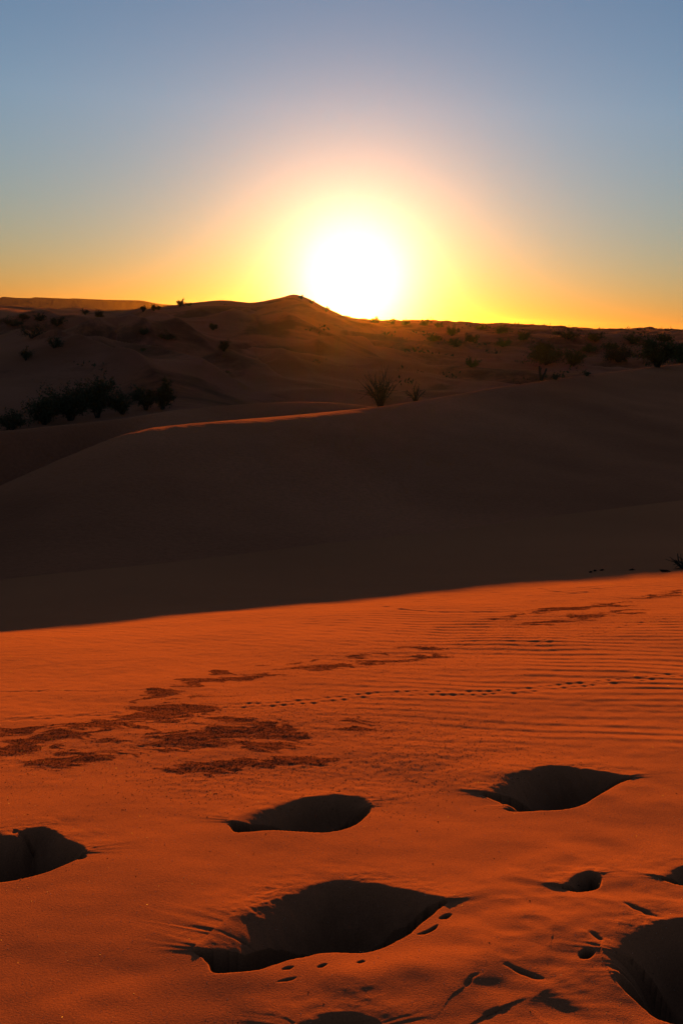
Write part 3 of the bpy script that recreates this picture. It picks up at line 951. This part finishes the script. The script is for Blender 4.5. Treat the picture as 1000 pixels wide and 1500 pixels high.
# dry branch lying in the shade at the right edge, and crumbs by the shadow line
bx_, by_, bz_ = cast(1003, 833, 4, 30)
st = Bag()
for k in range(9):
    e = np.array([rng.uniform(-.14, .10), rng.uniform(-.06, .06), rng.uniform(.02, .13)])
    s0 = np.array([rng.uniform(-.02, .05), 0, 0])
    st.tube([s0, (s0 + e) * .5 + rng.normal(0, .012, 3), s0 + e], .008, .003)
    for q in range(3):
        st.tube([s0 + e * .6, s0 + e * .6 + rng.normal(0, .035, 3) + np.array([-.02, 0, .015])], .004, .002, 3)
o = st.build('dry_branch', M_TWIG); o.location = (bx_, by_, bz_ + EYE)
tag(o, 'dark tangled dry branch on shaded sand at the right picture edge', 'branch')
for px, py, w, lab in [(864, 839, 4, 'first dark clod in the shade above the shadow line, left of a pair'),
                       (870, 837, 4, 'middle dark clod of three in the shade above the shadow line'),
                       (879, 836, 7, 'largest dark clod of three in the shade above the shadow line'),
                       (924, 836, 7, 'lone dark clod in the shade, right of the three'),
                       (972, 838, 12, 'flat dark clod in the shade beside the dry branch')]:
    x, y, z = cast(px, py, 4, 30); k = math.hypot(x, y) / F
    V = OCT * np.array([w * k * .6, w * k * .6, 2.2 * k])
    V = np.concatenate([V + rng.normal(0, .15 * w * k, V.shape) * [1, 1, .3], V * .6 + np.array([w * k * .5, .01, 0])])
    o = link_mesh('clod', V, np.concatenate([OCF, OCF + 6]), M_GRIT, smooth=False)
    o.location = (x, y, z + EYE + 1.0 * k); tag(o, lab, 'clod', 'dark clods along the shadow line')

# ------------------------------------------------------------------ air
hb = 4700.0
V = [(sx * hb, sy * hb, z) for z in (-18.0, 20.5) for sx, sy in ((-1, -1), (1, -1), (1, 1), (-1, 1))]
m = bpy.data.materials.new('air'); m.use_nodes = True; t = m.node_tree
t.nodes.remove(t.nodes['Principled BSDF'])
pv = t.nodes.new('ShaderNodeVolumePrincipled')
pv.inputs['Color'].default_value = (.95, .56, .42, 1); pv.inputs['Density'].default_value = 2.5e-5
pv.inputs['Anisotropy'].default_value = .93
t.links.new(pv.outputs[0], t.nodes['Material Output'].inputs['Volume'])
hz = link_mesh('haze', V, [(0, 3, 2, 1), (4, 5, 6, 7), (0, 1, 5, 4), (1, 2, 6, 5), (2, 3, 7, 6), (3, 0, 4, 7)], m, 'stuff', smooth=False)
tag(hz, 'thin warm evening haze lying over the whole desert', 'haze')

# ------------------------------------------------------------------ light
SD = np.array([math.cos(SUN_EL) * math.sin(SUN_AZ), math.cos(SUN_EL) * math.cos(SUN_AZ), math.sin(SUN_EL)])
L = bpy.data.lights.new('sun', 'SUN'); L.energy = 3.3; L.angle = math.radians(.4); L.color = (1, .385, .008)
so = bpy.data.objects.new('sun', L); COL.objects.link(so)
from mathutils import Vector, Matrix
so.rotation_euler = Vector(SD).to_track_quat('Z', 'Y').to_euler()

w = bpy.data.worlds.new('World'); sc.world = w; w.use_nodes = True
t = w.node_tree; bg = t.nodes['Background']
sky = t.nodes.new('ShaderNodeTexSky'); sky.sky_type = 'NISHITA'; sky.sun_disc = False
sky.sun_elevation = SUN_EL; sky.sun_rotation = SUN_AZ
sky.air_density = 1.0; sky.dust_density = 0.3; sky.ozone_density = 3.0; sky.altitude = 700
# the bright aureole of the low sun in dusty air, added to the clear sky
tc = N(t, 'ShaderNodeTexCoord')
dp = N(t, 'ShaderNodeVectorMath', operation='DOT_PRODUCT'); t.links.new(tc.outputs['Generated'], dp.inputs[0]); dp.inputs[1].default_value = tuple(SD)
a2 = N(t, 'ShaderNodeMath', operation='MULTIPLY_ADD'); t.links.new(dp.outputs['Value'], a2.inputs[0]); a2.inputs[1].default_value = -2; a2.inputs[2].default_value = 2
tint = N(t, 'ShaderNodeMix', data_type='RGBA', blend_type='MULTIPLY'); tint.inputs[0].default_value = 1
t.links.new(sky.outputs[0], tint.inputs[6]); tint.inputs[7].default_value = (1.04, .875, .82, 1)
sx = N(t, 'ShaderNodeSeparateXYZ'); t.links.new(tc.outputs['Generated'], sx.inputs[0])
kz = N(t, 'ShaderNodeVectorMath', operation='SCALE'); t.links.new(tint.outputs[2], kz.inputs[0]); t.links.new(mapr(t, sx.outputs['Z'], .0, .19, .78, 1.47), kz.inputs['Scale'])
total = kz.outputs[0]
SKYK = .0515; EXPO = 3.03
for sig, colr in ((3.0, (1.7, 1.3, 1.12)), (5.0, (.45, .26, .21)), (7.2, (.68, .30, .045))):
    mm = N(t, 'ShaderNodeMath', operation='MULTIPLY'); t.links.new(a2.outputs[0], mm.inputs[0]); mm.inputs[1].default_value = -1 / math.radians(sig) ** 2
    ex = N(t, 'ShaderNodeMath', operation='EXPONENT'); t.links.new(mm.outputs[0], ex.inputs[0])
    sc_ = N(t, 'ShaderNodeVectorMath', operation='SCALE'); sc_.inputs[0].default_value = tuple(c / EXPO / SKYK for c in colr); t.links.new(ex.outputs[0], sc_.inputs['Scale'])
    ad = N(t, 'ShaderNodeVectorMath', operation='ADD'); t.links.new(total, ad.inputs[0]); t.links.new(sc_.outputs[0], ad.inputs[1]); total = ad.outputs[0]
t.links.new(total, bg.inputs['Color']); bg.inputs['Strength'].default_value = .0515

# ------------------------------------------------------------------ camera
cam = bpy.data.cameras.new('camera'); co = bpy.data.objects.new('camera', cam); COL.objects.link(co)
cam.sensor_fit = 'VERTICAL'; cam.sensor_height = 36; cam.lens = 36 * F / 1500
cam.clip_start = .05; cam.clip_end = 20000
co.matrix_world = Matrix(((rt[0], up[0], -fw[0], 0), (rt[1], up[1], -fw[1], 0), (rt[2], up[2], -fw[2], EYE), (0, 0, 0, 1)))
sc.camera = co
sc.view_settings.view_transform = 'Standard'; sc.view_settings.look = 'None'
sc.view_settings.gamma = 1; sc.view_settings.use_curve_mapping = False
sc.view_settings.exposure = 1.6
sc.cycles.max_bounces = 6; sc.cycles.diffuse_bounces = 0; sc.cycles.volume_bounces = 0
